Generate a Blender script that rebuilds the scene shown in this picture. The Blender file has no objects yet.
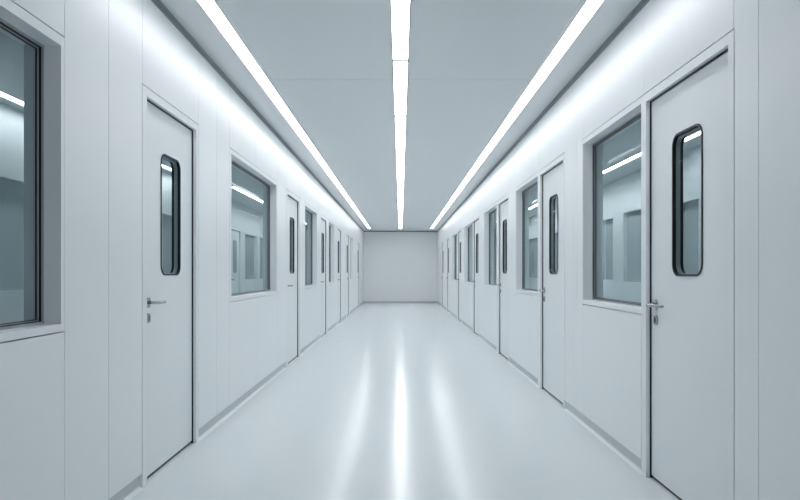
import bpy, bmesh, math
from mathutils import Vector, Matrix

C = bpy.context.scene.collection
W = 1.4            # half width of the corridor
CAM_H = 1.173
H = 2.74           # ceiling
Y0, Y1 = 0.2, 24.35
THICK = 0.15       # wall thickness
ROOM = 3.7         # far wall of the side rooms

# ------------------------------------------------------------------ materials
def mat(name, col, rough=0.5, metal=0.0, spec=0.5, bump=0.0, bscale=20.0, rvar=0.0, stretch=(1, 1, 1)):
    m = bpy.data.materials.new(name)
    m.use_nodes = True
    nt = m.node_tree
    b = nt.nodes['Principled BSDF']
    b.inputs['Base Color'].default_value = (*col, 1)
    b.inputs['Roughness'].default_value = rough
    b.inputs['Metallic'].default_value = metal
    b.inputs['Specular IOR Level'].default_value = spec
    if bump or rvar:
        tc = nt.nodes.new('ShaderNodeTexCoord')
        mp = nt.nodes.new('ShaderNodeMapping')
        mp.inputs['Scale'].default_value = stretch
        n = nt.nodes.new('ShaderNodeTexNoise')
        n.inputs['Scale'].default_value = bscale
        n.inputs['Detail'].default_value = 3
        nt.links.new(tc.outputs['Object'], mp.inputs['Vector'])
        nt.links.new(mp.outputs['Vector'], n.inputs['Vector'])
        if bump:
            bp = nt.nodes.new('ShaderNodeBump')
            bp.inputs['Strength'].default_value = bump
            bp.inputs['Distance'].default_value = 0.01
            nt.links.new(n.outputs['Fac'], bp.inputs['Height'])
            nt.links.new(bp.outputs['Normal'], b.inputs['Normal'])
        if rvar:
            mr = nt.nodes.new('ShaderNodeMapRange')
            mr.inputs['To Min'].default_value = rough - rvar
            mr.inputs['To Max'].default_value = rough + rvar
            nt.links.new(n.outputs['Fac'], mr.inputs['Value'])
            nt.links.new(mr.outputs['Result'], b.inputs['Roughness'])
    return m

def emis(name, col, strength):
    m = bpy.data.materials.new(name)
    m.use_nodes = True
    nt = m.node_tree
    b = nt.nodes['Principled BSDF']
    b.inputs['Base Color'].default_value = (0.9, 0.9, 0.9, 1)
    b.inputs['Emission Color'].default_value = (*col, 1)
    b.inputs['Emission Strength'].default_value = strength
    return m

def glass(name, tint, ior=1.05):
    m = bpy.data.materials.new(name)
    m.use_nodes = True
    nt = m.node_tree
    nt.nodes.clear()
    out = nt.nodes.new('ShaderNodeOutputMaterial')
    mix = nt.nodes.new('ShaderNodeMixShader')
    tr = nt.nodes.new('ShaderNodeBsdfTransparent')
    tr.inputs['Color'].default_value = (*[math.sqrt(t) for t in tint], 1)   # two faces per pane
    gl = nt.nodes.new('ShaderNodeBsdfGlossy')
    gl.inputs['Roughness'].default_value = 0.02
    gl.inputs['Color'].default_value = (0.9, 0.95, 0.96, 1)
    fr = nt.nodes.new('ShaderNodeFresnel')
    fr.inputs['IOR'].default_value = ior
    geo = nt.nodes.new('ShaderNodeNewGeometry')
    sub = nt.nodes.new('ShaderNodeMath'); sub.operation = 'SUBTRACT'; sub.inputs[0].default_value = 1.0
    mul = nt.nodes.new('ShaderNodeMath'); mul.operation = 'MULTIPLY'
    nt.links.new(geo.outputs['Backfacing'], sub.inputs[1])
    nt.links.new(fr.outputs['Fac'], mul.inputs[0]); nt.links.new(sub.outputs[0], mul.inputs[1])
    nt.links.new(mul.outputs[0], mix.inputs['Fac'])
    nt.links.new(tr.outputs['BSDF'], mix.inputs[1])
    nt.links.new(gl.outputs['BSDF'], mix.inputs[2])
    nt.links.new(mix.outputs['Shader'], out.inputs['Surface'])
    return m

LIGHT_COL = (0.96, 0.985, 1.0)
M = {
    'wall': mat('white_panel', (0.80, 0.818, 0.832), 0.30, spec=0.65, rvar=0.03, bscale=3, stretch=(1, 6, 0.3)),
    'door': mat('white_door', (0.79, 0.813, 0.826), 0.38),
    'frame': mat('white_frame', (0.80, 0.818, 0.832), 0.35),
    'skirt': mat('grey_skirting', (0.52, 0.55, 0.57), 0.4),
    'cove': mat('aluminium_cove', (0.80, 0.83, 0.85), 0.25, spec=0.8),
    'trim': mat('grey_trim', (0.25, 0.275, 0.29), 0.45),
    'jointcover': mat('dark_joint_cover', (0.05, 0.055, 0.06), 0.5),
    'ceiling': mat('ceiling_panel', (0.76, 0.785, 0.795), 0.30, spec=0.45),
    'floor': mat('epoxy_floor', (0.675, 0.71, 0.727), 0.195, spec=0.23, bump=0.012, bscale=7, rvar=0.03),
    'black': mat('black_rubber', (0.008, 0.009, 0.01), 0.45),
    'bead': mat('grey_bead', (0.36, 0.39, 0.405), 0.35),
    'chrome': mat('satin_chrome', (0.40, 0.42, 0.43), 0.16, metal=1.0),
    'darkmetal': mat('dark_metal', (0.10, 0.11, 0.12), 0.3, metal=0.8),
    'glass': glass('tinted_window_glass', (0.74, 0.82, 0.84)),
    'vglass': glass('tinted_door_glass', (0.74, 0.82, 0.84)),
    'roomwall': mat('room_panel', (0.70, 0.745, 0.76), 0.45),
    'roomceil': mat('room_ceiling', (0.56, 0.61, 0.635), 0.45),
    'smoke': mat('smoked_glass', (0.42, 0.48, 0.50), 0.12),
    'light': emis('side_light_diffuser', LIGHT_COL, 8.5),
    'centrelight': emis('central_light_diffuser', LIGHT_COL, 12.5),
    'roomlight': emis('room_light_diffuser', LIGHT_COL, 17.0),
    'brightroomlight': emis('bright_room_light_diffuser', LIGHT_COL, 31.0),
    'alu': mat('white_light_housing', (0.80, 0.81, 0.82), 0.45),
}

# ------------------------------------------------------------------ helpers
def link(name, bm, m, parent=None, loc=None, smooth=False):
    bmesh.ops.recalc_face_normals(bm, faces=bm.faces)
    me = bpy.data.meshes.new(name)
    bm.to_mesh(me); bm.free()
    me.materials.append(m)
    if smooth:
        for p in me.polygons: p.use_smooth = True
    o = bpy.data.objects.new(name, me)
    C.objects.link(o)
    if parent is not None:
        o.parent = parent
        base, p = Vector((0, 0, 0)), parent
        while p is not None:
            base += Vector(p.location); p = p.parent
        me.transform(Matrix.Translation(-base))
    return o

def box(bm, x0, x1, y0, y1, z0, z1):
    vs = [bm.verts.new(p) for p in ((x0,y0,z0),(x1,y0,z0),(x1,y1,z0),(x0,y1,z0),(x0,y0,z1),(x1,y0,z1),(x1,y1,z1),(x0,y1,z1))]
    for f in ((0,1,2,3),(4,5,6,7),(0,1,5,4),(1,2,6,5),(2,3,7,6),(3,0,4,7)):
        bm.faces.new([vs[i] for i in f])

def structure(o, label=None, cat=None, group=None):
    o['kind'] = 'structure'
    if label: o['label'] = label
    if cat: o['category'] = cat
    if group: o['group'] = group
    return o

def root(name, loc):
    o = bpy.data.objects.new(name, None)
    o.empty_display_size = 0.1
    C.objects.link(o)
    o.location = loc
    return o

def relief(us, vs, depth_of, back, to_xyz):
    """a slab cut into cells: every cell has its own front depth (None = a hole right through)"""
    bm = bmesh.new()
    us = sorted(set(round(u, 5) for u in us)); vs = sorted(set(round(v, 5) for v in vs))
    cache = {}
    def V(u, v, d):
        k = (u, v, round(d, 5))
        if k not in cache: cache[k] = bm.verts.new(to_xyz(u, v, d))
        return cache[k]
    nu, nv = len(us) - 1, len(vs) - 1
    D = [[depth_of((us[i]+us[i+1])/2, (vs[j]+vs[j+1])/2) for j in range(nv)] for i in range(nu)]
    def quad(p):
        if len(set(p)) == 4:
            try: bm.faces.new(p)
            except ValueError: pass
    for i in range(nu):
        for j in range(nv):
            d = D[i][j]
            if d is None: continue
            u0, u1, v0, v1 = us[i], us[i+1], vs[j], vs[j+1]
            quad([V(u0,v0,d), V(u1,v0,d), V(u1,v1,d), V(u0,v1,d)])
            quad([V(u0,v0,back), V(u1,v0,back), V(u1,v1,back), V(u0,v1,back)])
            for di, dj, a, b in ((-1,0,(u0,v0),(u0,v1)), (1,0,(u1,v0),(u1,v1)), (0,-1,(u0,v0),(u1,v0)), (0,1,(u0,v1),(u1,v1))):
                ii, jj = i+di, j+dj
                n = D[ii][jj] if 0 <= ii < nu and 0 <= jj < nv else None
                lim = back if n is None else n
                if lim > d + 1e-6:
                    quad([V(*a, d), V(*b, d), V(*b, lim), V(*a, lim)])
    return bm

def ring(bm, side, outer, inner, d0, d1, open_bottom=False, lat=W):
    """rectangular ring on a side wall; outer/inner = (y0,y1,z0,z1); d = depth into the wall"""
    def P(y, z, d): return (side*(lat+d), y, z)
    def loop(r, d): return [bm.verts.new(P(y, z, d)) for y, z in ((r[0],r[2]),(r[0],r[3]),(r[1],r[3]),(r[1],r[2]))]
    of, inf, ob, inb = loop(outer, d0), loop(inner, d0), loop(outer, d1), loop(inner, d1)
    for k in range(3 if open_bottom else 4):
        n = (k+1) % 4
        bm.faces.new([of[k], of[n], inf[n], inf[k]])
        bm.faces.new([ob[k], ob[n], inb[n], inb[k]])
        bm.faces.new([of[k], of[n], ob[n], ob[k]])
        bm.faces.new([inf[k], inf[n], inb[n], inb[k]])
    if open_bottom:
        for k in (0, 3):
            bm.faces.new([of[k], inf[k], inb[k], ob[k]])

def rr(cy, cz, w, h, r, n=8):
    pts = []
    for sy, sz, a0 in ((1,1,0),(-1,1,90),(-1,-1,180),(1,-1,270)):
        for k in range(n+1):
            a = math.radians(a0 + 90*k/n)
            pts.append((cy + sy*(w/2-r) + r*math.cos(a), cz + sz*(h/2-r) + r*math.sin(a)))
    return pts

def rr_ring(bm, side, outer, inner, d0, d1, lat=W):
    n = len(outer)
    mk = lambda pts, d: [bm.verts.new((side*(lat+d), y, z)) for y, z in pts]
    of, nf, ob, nb = mk(outer, d0), mk(inner, d0), mk(outer, d1), mk(inner, d1)
    for k in range(n):
        j = (k+1) % n
        bm.faces.new([of[k], of[j], nf[j], nf[k]]); bm.faces.new([ob[k], ob[j], nb[j], nb[k]])
        bm.faces.new([of[k], of[j], ob[j], ob[k]]); bm.faces.new([nf[k], nf[j], nb[j], nb[k]])

def rr_plate(bm, side, pts, d0, d1, lat=W):
    f = [bm.verts.new((side*(lat+d0), y, z)) for y, z in pts]
    b = [bm.verts.new((side*(lat+d1), y, z)) for y, z in pts]
    bm.faces.new(f); bm.faces.new(b)
    for k in range(len(pts)):
        j = (k+1) % len(pts)
        bm.faces.new([f[k], f[j], b[j], b[k]])

def tube(bm, pts, rads, seg=12):
    """round bar along a path; rads = (horizontal, vertical) half sizes"""
    rings = []
    n = len(pts)
    for i, p in enumerate(pts):
        p = Vector(p)
        t = (Vector(pts[min(i+1,n-1)]) - Vector(pts[max(i-1,0)])).normalized()
        up = Vector((0,0,1)); s = t.cross(up).normalized(); u = s.cross(t)
        a, b = rads[i]
        rings.append([bm.verts.new(p + s*a*math.cos(2*math.pi*k/seg) + u*b*math.sin(2*math.pi*k/seg)) for k in range(seg)])
    for i in range(n-1):
        for k in range(seg):
            j = (k+1) % seg
            bm.faces.new([rings[i][k], rings[i][j], rings[i+1][j], rings[i+1][k]])
    bm.faces.new(rings[0]); bm.faces.new(rings[-1])

# ------------------------------------------------------------------ what is in the walls
# doors: outer y0,y1, opening y0,y1 ; tops outer / opening
# windows: outer y0,y1,z0,z1 ; opening y0,y1,z0,z1
DOOR_TOP, DOOR_OPEN = 2.191, 2.145
WB, WBO, WT, WTO = 0.928, 0.960, 2.191, 2.153
LEFT_DOORS = [(3.473,4.436,3.534,4.390), (7.85,8.96,7.95,8.87), (11.22,12.25,11.27,12.19), (14.20,15.25,14.27,15.19), (16.60,17.63,16.65,17.57), (20.86,21.93,20.92,21.86)]
LEFT_WINDOWS = [(1.40,2.667,0.927,2.148,1.44,2.640,0.959,2.107),
                (5.255,7.27,WB,WT,5.30,7.226,WBO,WTO), (9.36,10.74,WB,WT,9.40,10.70,WBO,WTO),
                (12.49,13.51,WB,WT,12.53,13.47,WBO,WTO), (17.88,19.00,WB,WT,17.92,18.96,WBO,WTO)]
RIGHT_DOORS = [(2.690,3.718,2.736,3.650), (5.470,6.526,5.517,6.423), (8.29,9.33,8.335,9.19), (11.42,12.44,11.47,12.36), (14.75,15.80,14.80,15.70), (18.45,19.50,18.50,19.42), (20.85,21.90,20.90,21.84)]
RIGHT_WINDOWS = [(3.718,4.925,WB,WT,3.722,4.910,WBO,WTO), (6.526,7.78,WB,WT,6.530,7.744,WBO,WTO), (9.33,10.71,WB,WT,9.335,10.67,WBO,WTO),
                 (12.44,14.04,WB,WT,12.445,14.0,WBO,WTO), (15.80,17.44,WB,WT,15.805,17.40,WBO,WTO)]
# seams: (y, z from, z to)
FULL = (0.0, 2.74)
LEFT_SEAMS = [(2.667,*FULL), (3.07,*FULL), (3.473,2.19,2.74), (4.436,2.19,2.74), (4.87,*FULL), (5.243,*FULL), (6.20,2.19,2.74), (6.20,0,0.93), (7.29,*FULL), (7.845,2.19,2.74), (8.96,2.19,2.74),
              (9.35,*FULL), (10.75,*FULL), (11.22,2.19,2.74), (12.25,2.19,2.74), (13.8,*FULL), (16.0,*FULL), (18.4,2.19,2.74), (20.0,*FULL), (23.0,*FULL), (1.38,*FULL)]
RIGHT_SEAMS = [(2.503,*FULL), (2.690,2.19,2.74), (3.68,2.19,2.74), (4.927,*FULL), (5.08,*FULL), (5.19,*FULL), (6.49,2.19,2.74), (7.79,*FULL), (8.1,*FULL), (9.2,2.19,2.74), (10.72,*FULL), (11.1,*FULL),
               (12.4,2.19,2.74), (14.3,*FULL), (15.75,2.19,2.74), (17.9,*FULL), (20.2,*FULL), (23.0,*FULL), (1.1,*FULL)]
SKIRT_H = 0.082
SKIRT_IN = 0.018

def build_wall(name, side, doors, windows, seams):
    g = 0.0022
    us = [Y0, Y1]; vs = [0, SKIRT_H, H]
    holes, gaps = [], []
    for d in doors:
        holes.append((d[0], d[1], 0, DOOR_TOP)); gaps.append((d[0]-0.009, d[1]+0.006, 0, DOOR_TOP+0.006))
    for w in windows:
        holes.append(w[:4]); gaps.append((w[0]-0.002, w[1]+0.002, w[2]-0.005, w[3]+0.006))
    grooves = [(y-g, y+g, a, b) for y, a, b in seams]
    for r in holes + gaps + grooves:
        us += r[:2]; vs += r[2:]
    us = [min(max(u, Y0), Y1) for u in us]; vs = [min(max(v, 0), H) for v in vs]
    hit = lambda rs, u, v: any(r[0] < u < r[1] and r[2] < v < r[3] for r in rs)
    def depth(u, v):
        if hit(holes, u, v): return None
        if hit(gaps, u, v): return 0.03
        if v < SKIRT_H: return SKIRT_IN
        if hit(grooves, u, v): return 0.006
        return 0.0
    bm = relief(us, vs, depth, THICK, lambda u, v, d: (side*(W+d), u, v))
    o = link(name, bm, M['wall'])
    return structure(o)

def build_skirting(name, side, doors):
    """recessed grey skirting with a rounded aluminium cove at the floor, cut at every door"""
    cuts = sorted((d[0], d[1]) for d in doors)
    spans, y = [], Y0
    for a, b in cuts:
        if a - y > 0.02: spans.append((y, a))
        y = b
    spans.append((y, Y1))
    bm = bmesh.new(); bc = bmesh.new()
    for a, b in spans:
        box(bm, side*(W+SKIRT_IN-0.004), side*(W+SKIRT_IN+0.002), a, b, 0, SKIRT_H-0.001)
        q = SKIRT_IN - 0.004
        prof = [(q, 0.015), (q-0.002, 0.010), (q-0.006, 0.005), (q-0.014, 0.0025), (q-0.025, 0.0015), (q-0.025, 0.0), (q, 0.0)]
        A = [bc.verts.new((side*(W+d), a, z)) for d, z in prof]
        B = [bc.verts.new((side*(W+d), b, z)) for d, z in prof]
        bc.faces.new(A); bc.faces.new(B)
        for k in range(len(prof)):
            j = (k+1) % len(prof)
            bc.faces.new([A[k], A[j], B[j], B[k]])
    o = structure(link(name, bm, M['skirt']))
    c = link('floor_cove', bc, M['cove'], o)
    return o

# ------------------------------------------------------------------ doors and windows
def build_door(n, side, spec, handle_far, label, group):
    y0, y1, a, b = spec
    r = root('door_%d' % n, (side*W, (y0+y1)/2, 0))
    structure(r, label, 'door', group)
    bm = bmesh.new()
    ring(bm, side, (y0, y1, 0, DOOR_TOP), (a, b, 0, DOOR_OPEN), 0.0, THICK, True)
    link('door_frame', bm, M['frame'], r)
    # black seal behind the leaf, seen as the dark gap round it
    bm = bmesh.new()
    ring(bm, side, (a, b, 0, DOOR_OPEN), (a+0.022, b-0.022, 0, DOOR_OPEN-0.022), 0.079, 0.11, True)
    ring(bm, side, (a, b, 0, DOOR_OPEN), (a+0.0045, b-0.0045, 0, DOOR_OPEN-0.006), 0.021, 0.079, True)
    link('door_seal', bm, M['black'], r)
    # leaf with the rounded opening for the vision panel
    d0, d1 = 0.030, 0.075
    g = 0.005
    L = (a+g, b-g, 0.018, DOOR_OPEN-0.007)
    cy, cz, vw, vh, vr = (a+b)/2, 1.520, 0.330, 0.730, 0.062
    if side < 0: cy = (a+b)/2 + 0.02
    hole = rr(cy, cz, vw-0.012, vh-0.012, vr-0.006)
    bm = bmesh.new()
    fronts = []
    for d in (d0, d1):
        ov = [bm.verts.new((side*(W+d), y, z)) for y, z in ((L[0],L[2]),(L[1],L[2]),(L[1],L[3]),(L[0],L[3]))]
        iv = [bm.verts.new((side*(W+d), y, z)) for y, z in hole]
        es = [bm.edges.new((ov[k], ov[(k+1)%4])) for k in range(4)] + [bm.edges.new((iv[k], iv[(k+1)%len(iv)])) for k in range(len(iv))]
        bmesh.ops.triangle_fill(bm, edges=es, use_beauty=True)
        fronts.append((ov, iv))
    for grp in (0, 1):
        p, q = fronts[0][grp], fronts[1][grp]
        for k in range(len(p)):
            j = (k+1) % len(p)
            bm.faces.new([p[k], p[j], q[j], q[k]])
    leaf = link('door_leaf', bm, M['door'], r)
    bm = bmesh.new()
    box(bm, side*(W+d0+0.006), side*(W+d1-0.004), L[0]+0.002, L[1]-0.002, 0.001, 0.018)
    link('drop_seal', bm, M['black'], r)
    # vision panel
    bm = bmesh.new()
    rim_o = rr(cy, cz, vw+0.006, vh+0.006, vr+0.003); rim_i = rr(cy, cz, vw-0.014, vh-0.014, vr-0.007)
    rr_ring(bm, side, rim_o, rim_i, d0-0.005, d0+0.004)
    rr_ring(bm, side, rim_o, rim_i, d1-0.004, d1+0.005)
    rr_ring(bm, side, rr(cy, cz, vw-0.0125, vh-0.0125, vr-0.0063), rim_i, d0+0.004, d1-0.004)
    vp = link('vision_panel_rim', bm, M['black'], r)
    bm = bmesh.new()
    rr_ring(bm, side, rim_i, rr(cy, cz, vw-0.024, vh-0.024, vr-0.012), d0+0.012, d1-0.012)
    link('glass_spacer', bm, M['bead'], vp, )
    bm = bmesh.new()
    pane = rr(cy, cz, vw-0.016, vh-0.016, vr-0.008)
    rr_plate(bm, side, pane, d0+0.007, d0+0.0115)
    link('vision_glass', bm, M['vglass'], vp)
    # lever handle and key escutcheon
    s = -1 if handle_far else 1
    hy = (b-0.072) if handle_far else (a+0.085)
    X = lambda d: side*(W+d)
    hz, kz, ll = (0.991, 0.904, 1.4) if handle_far else (1.0, 0.912, 1.0)
    bm = bmesh.new()
    rr_plate(bm, side, rr(hy, hz, 0.052, 0.058, 0.0255), d0-0.009, d0)
    hp = link('handle_rosette', bm, M['chrome'], r)
    bm = bmesh.new()
    pts = [(X(d0-0.008), hy, hz), (X(d0-0.030), hy, hz), (X(d0-0.046), hy+s*0.002, hz), (X(d0-0.054), hy+s*0.012, hz), (X(d0-0.056), hy+s*0.04*ll, hz),
           (X(d0-0.056), hy+s*0.09*ll, hz-0.001), (X(d0-0.054), hy+s*0.125*ll, hz-0.001), (X(d0-0.046), hy+s*0.145*ll, hz-0.001)]
    tube(bm, pts, [(.009,.009),(.009,.009),(.009,.009),(.009,.0095),(.007,.0095),(.006,.009),(.006,.0085),(.005,.007)])
    link('door_lever', bm, M['chrome'], hp, smooth=True)
    bm = bmesh.new()
    e_o = rr(hy, kz, 0.050, 0.056, 0.0245)
    rr_ring(bm, side, e_o, rr(hy, kz, 0.018, 0.036, 0.0085), d0-0.008, d0+0.001)
    ep = link('key_escutcheon', bm, M['chrome'], r)
    bm = bmesh.new()
    rr_plate(bm, side, rr(hy, kz, 0.0175, 0.0355, 0.0085), d0-0.004, d0)
    link('keyhole', bm, M['black'], ep)
    return r

def build_window(n, side, w, label, group):
    o, i = w[:4], w[4:]
    r = root('window_%d' % n, (side*W, (o[0]+o[1])/2, o[2]))
    structure(r, label, 'window', group)
    bm = bmesh.new()
    ring(bm, side, o, i, 0.0, THICK + 0.004)
    link('window_frame', bm, M['frame'], r)
    ins = lambda k: (i[0]+k, i[1]-k, i[2]+k, i[3]-k)
    bm = bmesh.new()
    ring(bm, side, i, ins(0.010), 0.070, 0.076)
    link('outer_bead', bm, M['bead'], r)
    bm = bmesh.new()
    ring(bm, side, i, ins(0.014), 0.076, 0.084)
    ring(bm, side, i, ins(0.020), 0.090, 0.096)
    link('glazing_gasket', bm, M['black'], r)
    bm = bmesh.new()
    ring(bm, side, i, ins(0.017), 0.084, 0.090)
    link('inner_bead', bm, M['bead'], r)
    bm = bmesh.new()
    q = ins(0.008)
    box(bm, side*(W+0.096), side*(W+0.102), q[0], q[1], q[2], q[3])
    link('window_pane', bm, M['glass'], r)
    return r

# ------------------------------------------------------------------ shell
build_wall('wall_left', -1, LEFT_DOORS, LEFT_WINDOWS, LEFT_SEAMS)
build_wall('wall_right', 1, RIGHT_DOORS, RIGHT_WINDOWS, RIGHT_SEAMS)
build_skirting('baseboard_left', -1, LEFT_DOORS)
build_skirting('baseboard_right', 1, RIGHT_DOORS)

bm = bmesh.new(); box(bm, -ROOM-0.2, ROOM+0.2, Y0-0.2, Y1+0.2, -0.1, 0.0)
structure(link('floor', bm, M['floor']))

# back wall: two panels with a seam in the middle
bm = relief([-W-THICK, -0.0025, 0.0025, W+THICK], [0, 0.06, H], lambda u, v: 0.012 if v < 0.06 else (0.006 if abs(u) < 0.0025 else 0.0), 0.12, lambda u, v, d: (u, Y1+d, v))
structure(link('wall_back', bm, M['wall']))
bm = bmesh.new(); box(bm, -W, W, Y1+0.004, Y1+0.012, 0, 0.058)
structure(link('baseboard_back', bm, M['skirt']))

# ceiling with three slots for the light strips
STRIPS = [(-1.176, -1.076), (-0.057, 0.057), (1.076, 1.176)]
LY0, LY1 = 2.4, 23.2
slots = [(a-0.004, b+0.004, LY0-0.004, LY1+0.004) for a, b in STRIPS]
gx, gy = [-1.045, 1.045], [5.2, 14.0]
us = [-W-THICK, W+THICK] + [c for s in slots for c in s[:2]] + [x+e for x in gx for e in (-0.0015, 0.0015)]
vs = [Y0, Y1] + [LY0-0.004, LY1+0.004] + [y+e for y in gy for e in (-0.006, 0.006)]
def cdepth(u, v):
    if any(s[0] < u < s[1] and s[2] < v < s[3] for s in slots): return 0.07
    if any(abs(u-x) < 0.0015 for x in gx) or (any(abs(v-y) < 0.006 for y in gy) and abs(u) < 1.045): return 0.006
    return 0.0
structure(link('ceiling', relief(us, vs, cdepth, 0.12, lambda u, v, d: (u, v, H+d)), M['ceiling']))

# grey metal angle where the walls meet the ceiling
for n, s in ((1, -1), (2, 1)):
    bm = bmesh.new()
    box(bm, s*(W-0.006), s*(W+0.001), Y0, Y1, 2.699, 2.716)
    box(bm, s*(W-0.012), s*(W+0.001), Y0, Y1, 2.719, H)
    o = structure(link('trim_%d' % n, bm, M['trim']))
bm = bmesh.new(); box(bm, -W, W, Y1-0.006, Y1+0.001, 2.70, H)
structure(link('trim_3', bm, M['trim']))

# ------------------------------------------------------------------ ceiling lights
def light(x0, x1, y0, y1, label, group, m='light', z=H, joints=(False, False)):
    r = root('linear_ceiling_light', ((x0+x1)/2, (y0+y1)/2, z))
    r['label'] = label; r['category'] = 'ceiling light'
    if group: r['group'] = group
    e = 0.003
    bm = bmesh.new()
    box(bm, x0+e, x1-e, y0+e, y1-e, z+0.028, z+0.038)
    link('diffuser', bm, M[m], r)
    bm = bmesh.new()
    box(bm, x0, x0+e, y0, y1, z-0.0005, z+0.06); box(bm, x1-e, x1, y0, y1, z-0.0005, z+0.06)
    for a, j in (((x0+e, x1-e, y0, y0+e), joints[0]), ((x0+e, x1-e, y1-e, y1), joints[1])):
        box(bm, *a, z+0.028 if j else z-0.0005, z+0.06)
    box(bm, x0+e, x1-e, y0+e, y1-e, z+0.05, z+0.06)
    link('light_housing', bm, M['alu'], r)
    if joints[0]:
        bm = bmesh.new()
        box(bm, x0+e, x1-e, y0-0.006, y0+0.006, z+0.009, z+0.0275)
        link('joint_cover', bm, M['jointcover'], r)
    return r

light(*STRIPS[0], LY0, LY1, 'long unbroken white light strip in the ceiling beside the left wall', 'side light strips of the corridor')
light(*STRIPS[2], LY0, LY1, 'long unbroken white light strip in the ceiling beside the right wall', 'side light strips of the corridor')
N = ['nearest segment of the central ceiling light strip, widest at the top edge of the photo',
     'short segment of the central ceiling light strip between its two thin dark joints',
     'long far segment of the central ceiling light strip, running to the back wall']
edges = [LY0, 4.80, 6.50, LY1]
for k in range(3):
    light(*STRIPS[1], edges[k], edges[k+1], N[k], 'segments of the central light strip', 'centrelight', joints=(k > 0, k < 2))

# ------------------------------------------------------------------ doors and windows of the corridor
LD = ['nearest white door in the left wall, between the two nearest windows',
      'second white door in the left wall, just beyond the large second window',
      'third white door in the left wall, beyond the narrow-looking third window',
      'fourth white door in the left wall, beyond the fourth window',
      'fifth white door in the left wall, beside the door before it with no window between',
      'last white door in the left wall, closest to the back wall']
RD = ['nearest white door in the right wall, with a big dark-rimmed vision panel and lever handle',
      'second white door in the right wall, sharing its frame with the second window',
      'third white door in the right wall, sharing its frame with the third window',
      'fourth white door in the right wall, sharing its frame with the fourth window',
      'fifth white door in the right wall, sharing its frame with the fifth window',
      'sixth white door in the right wall, second from the back wall',
      'last white door in the right wall, closest to the back wall']
k = 1
for i, d in enumerate(LEFT_DOORS): build_door(k, -1, d, False, LD[i], 'doors in the left corridor wall'); k += 1
for i, d in enumerate(RIGHT_DOORS): build_door(k, 1, d, True, RD[i], 'doors in the right corridor wall'); k += 1
LWL = ['large near window at the left edge of the photo, its near end outside the frame',
       'second window in the left wall, the large one between the first and second doors',
       'third window in the left wall, between the second and third doors',
       'fourth window in the left wall, between the third and fourth doors',
       'fifth window in the left wall, beyond the fifth door']
RWL = ['nearest window in the right wall, sharing a white frame with the nearest right door',
       'second window in the right wall, immediately beyond the second door',
       'third window in the right wall, immediately beyond the third door',
       'fourth window in the right wall, immediately beyond the fourth door',
       'fifth window in the right wall, immediately beyond the fifth door']
k = 1
for i, w in enumerate(LEFT_WINDOWS): build_window(k, -1, w, LWL[i], 'windows in the left corridor wall'); k += 1
for i, w in enumerate(RIGHT_WINDOWS): build_window(k, 1, w, RWL[i], 'windows in the right corridor wall'); k += 1

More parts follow.
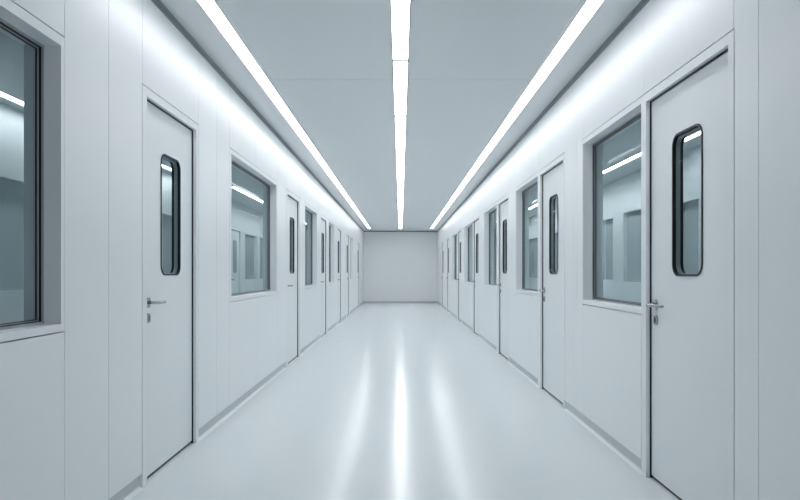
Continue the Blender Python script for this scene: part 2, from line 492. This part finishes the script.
# ------------------------------------------------------------------ side rooms seen through the glass
def room(side, name, wins, doors, k, dk, lamps, labels, mats):
    holes = [(a, b, z0, z1) for a, b, z0, z1 in wins] + [(a, b, 0, 2.16) for a, b in doors]
    us = [Y0, Y1]; vs = [0, H]
    seams = [y for y in (2.6, 4.6, 7.5, 9.5, 12.7, 15.0, 18.2)]
    for h in holes: us += h[:2]; vs += h[2:]
    for y in seams: us += [y-0.003, y+0.003]
    hit = lambda u, v: any(h[0] < u < h[1] and h[2] < v < h[3] for h in holes)
    dep = lambda u, v: None if hit(u, v) else (0.006 if any(abs(u-y) < 0.003 for y in seams) else 0)
    structure(link('wall_%s_room' % name, relief(us, vs, dep, 0.12, lambda u, v, d: (side*(ROOM+d), u, v)), M['roomwall']))
    bm = bmesh.new()
    x0, x1 = sorted((side*(W+THICK), side*ROOM))
    strips = [(*sorted((side*(c-0.045), side*(c+0.045))), a, b_) for c, a, b_ in lamps]
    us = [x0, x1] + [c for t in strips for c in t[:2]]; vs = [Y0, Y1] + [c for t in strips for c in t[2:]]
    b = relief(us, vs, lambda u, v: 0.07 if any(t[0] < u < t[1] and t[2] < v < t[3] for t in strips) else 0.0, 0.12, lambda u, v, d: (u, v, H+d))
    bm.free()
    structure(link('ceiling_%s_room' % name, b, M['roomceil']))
    for nm, y in (('near', Y0), ('far', Y1+0.0)):
        bm = bmesh.new(); box(bm, x0, x1, y-0.1, y, 0, H)
        structure(link('wall_%s_room_%s_end' % (name, nm), bm, M['roomwall']))
    for t, lab, mm in zip(strips, labels, mats):
        light(t[0]+0.002, t[1]-0.002, t[2]+0.002, t[3]-0.002, lab, None, mm)
    for a, b_, z0, z1 in wins:
        r = root('window_%d' % k, (side*ROOM, (a+b_)/2, z0))
        structure(r, None, 'window', 'windows in the far wall of the %s room' % name)
        r['label'] = 'smoked window in the far wall of the room behind the %s corridor wall' % name
        bm = bmesh.new(); ring(bm, side, (a, b_, z0, z1), (a+0.035, b_-0.035, z0+0.035, z1-0.035), -0.004, 0.12, False, ROOM)
        link('window_frame', bm, M['roomwall'], r)
        bm = bmesh.new(); xs = sorted((side*(ROOM+0.06), side*(ROOM+0.07))); box(bm, *xs, a+0.035, b_-0.035, z0+0.035, z1-0.035)
        link('window_pane', bm, M['smoke'], r)
        k += 1
    for a, b_ in doors:
        r = root('door_%d' % dk, (side*ROOM, (a+b_)/2, 0))
        structure(r, None, 'door', 'doors in the far wall of the %s room' % name)
        r['label'] = 'white door in the far wall of the room behind the %s corridor wall' % name
        bm = bmesh.new(); ring(bm, side, (a, b_, 0, 2.16), (a+0.05, b_-0.05, 0, 2.11), 0, 0.12, True, ROOM)
        link('door_frame', bm, M['roomwall'], r)
        cy = (a+b_)/2
        bm = bmesh.new(); xs = sorted((side*(ROOM+0.03), side*(ROOM+0.07))); box(bm, *xs, a+0.058, b_-0.058, 0.01, 2.098)
        link('door_leaf', bm, M['roomwall'], r)
        bm = bmesh.new(); rr_plate(bm, side, rr(cy, 1.52, 0.3, 0.73, 0.05), 0.022, 0.032, ROOM)
        link('vision_panel', bm, M['smoke'], r)
        bm = bmesh.new(); rr_plate(bm, side, rr(a+0.13, 1.0, 0.05, 0.05, 0.024), 0.02, 0.03, ROOM)
        tube(bm, [(side*(ROOM+0.02), a+0.13, 1.0), (side*(ROOM-0.02), a+0.14, 1.0), (side*(ROOM-0.022), a+0.25, 1.0)], [(.009,.009)]*3)
        link('door_lever', bm, M['chrome'], r)
        dk += 1
    return k, dk

nw, nd = len(LEFT_WINDOWS)+len(RIGHT_WINDOWS)+1, len(LEFT_DOORS)+len(RIGHT_DOORS)+1
nw, nd = room(-1, 'left', [(5.0,7.3,0.96,2.09), (9.9,12.2,0.96,2.12), (15.2,16.5,0.96,2.12), (16.8,17.9,0.96,2.12), (20.0,21.6,0.96,2.12)], [(7.7,8.7), (13.95,14.85), (18.5,19.5)], nw, nd, [(3.52, 3.0, 11.2), (3.09, 11.8, 21.0)],
              ['white light strip seen through the glass of the large near window on the left', 'white light strip seen through the glass of the second left window'], ['roomlight', 'brightroomlight'])
nw, nd = room(1, 'right', [(7.9,8.55,0.98,2.12), (8.8,10.64,0.98,2.18), (11.1,11.75,1.0,2.15), (14.8,16.6,0.98,2.15), (17.0,20.6,0.98,2.15)], [(12.2,13.1)], nw, nd, [(3.38, 3.0, 8.05), (3.20, 8.3, 21.0)],
              ['white light strip seen through the vision panel of the nearest right door', 'white light strip seen through the glass of the right windows'], ['roomlight', 'brightroomlight'])

# ------------------------------------------------------------------ camera, world, view
cam = bpy.data.cameras.new('camera')
cam.sensor_width = 36.0
cam.lens = 640/800*36.0
cam.shift_x = -0.5/800
cam.shift_y = 22/800
co = bpy.data.objects.new('camera', cam)
C.objects.link(co)
co.location = (0, 0, CAM_H)
co.rotation_euler = (math.pi/2, 0, 0)
bpy.context.scene.camera = co
cam.clip_start = 0.05

w = bpy.data.worlds.new('world'); bpy.context.scene.world = w
w.use_nodes = True
w.node_tree.nodes['Background'].inputs['Color'].default_value = (0.55, 0.62, 0.66, 1)
w.node_tree.nodes['Background'].inputs['Strength'].default_value = 0.8

vs_ = bpy.context.scene.view_settings
vs_.view_transform = 'Standard'; vs_.look = 'None'; vs_.gamma = 1.0; vs_.use_curve_mapping = False
vs_.exposure = 0.0
cy = bpy.context.scene.cycles
cy.max_bounces = 12; cy.diffuse_bounces = 8; cy.glossy_bounces = 6; cy.transparent_max_bounces = 16
cy.sample_clamp_indirect = 8
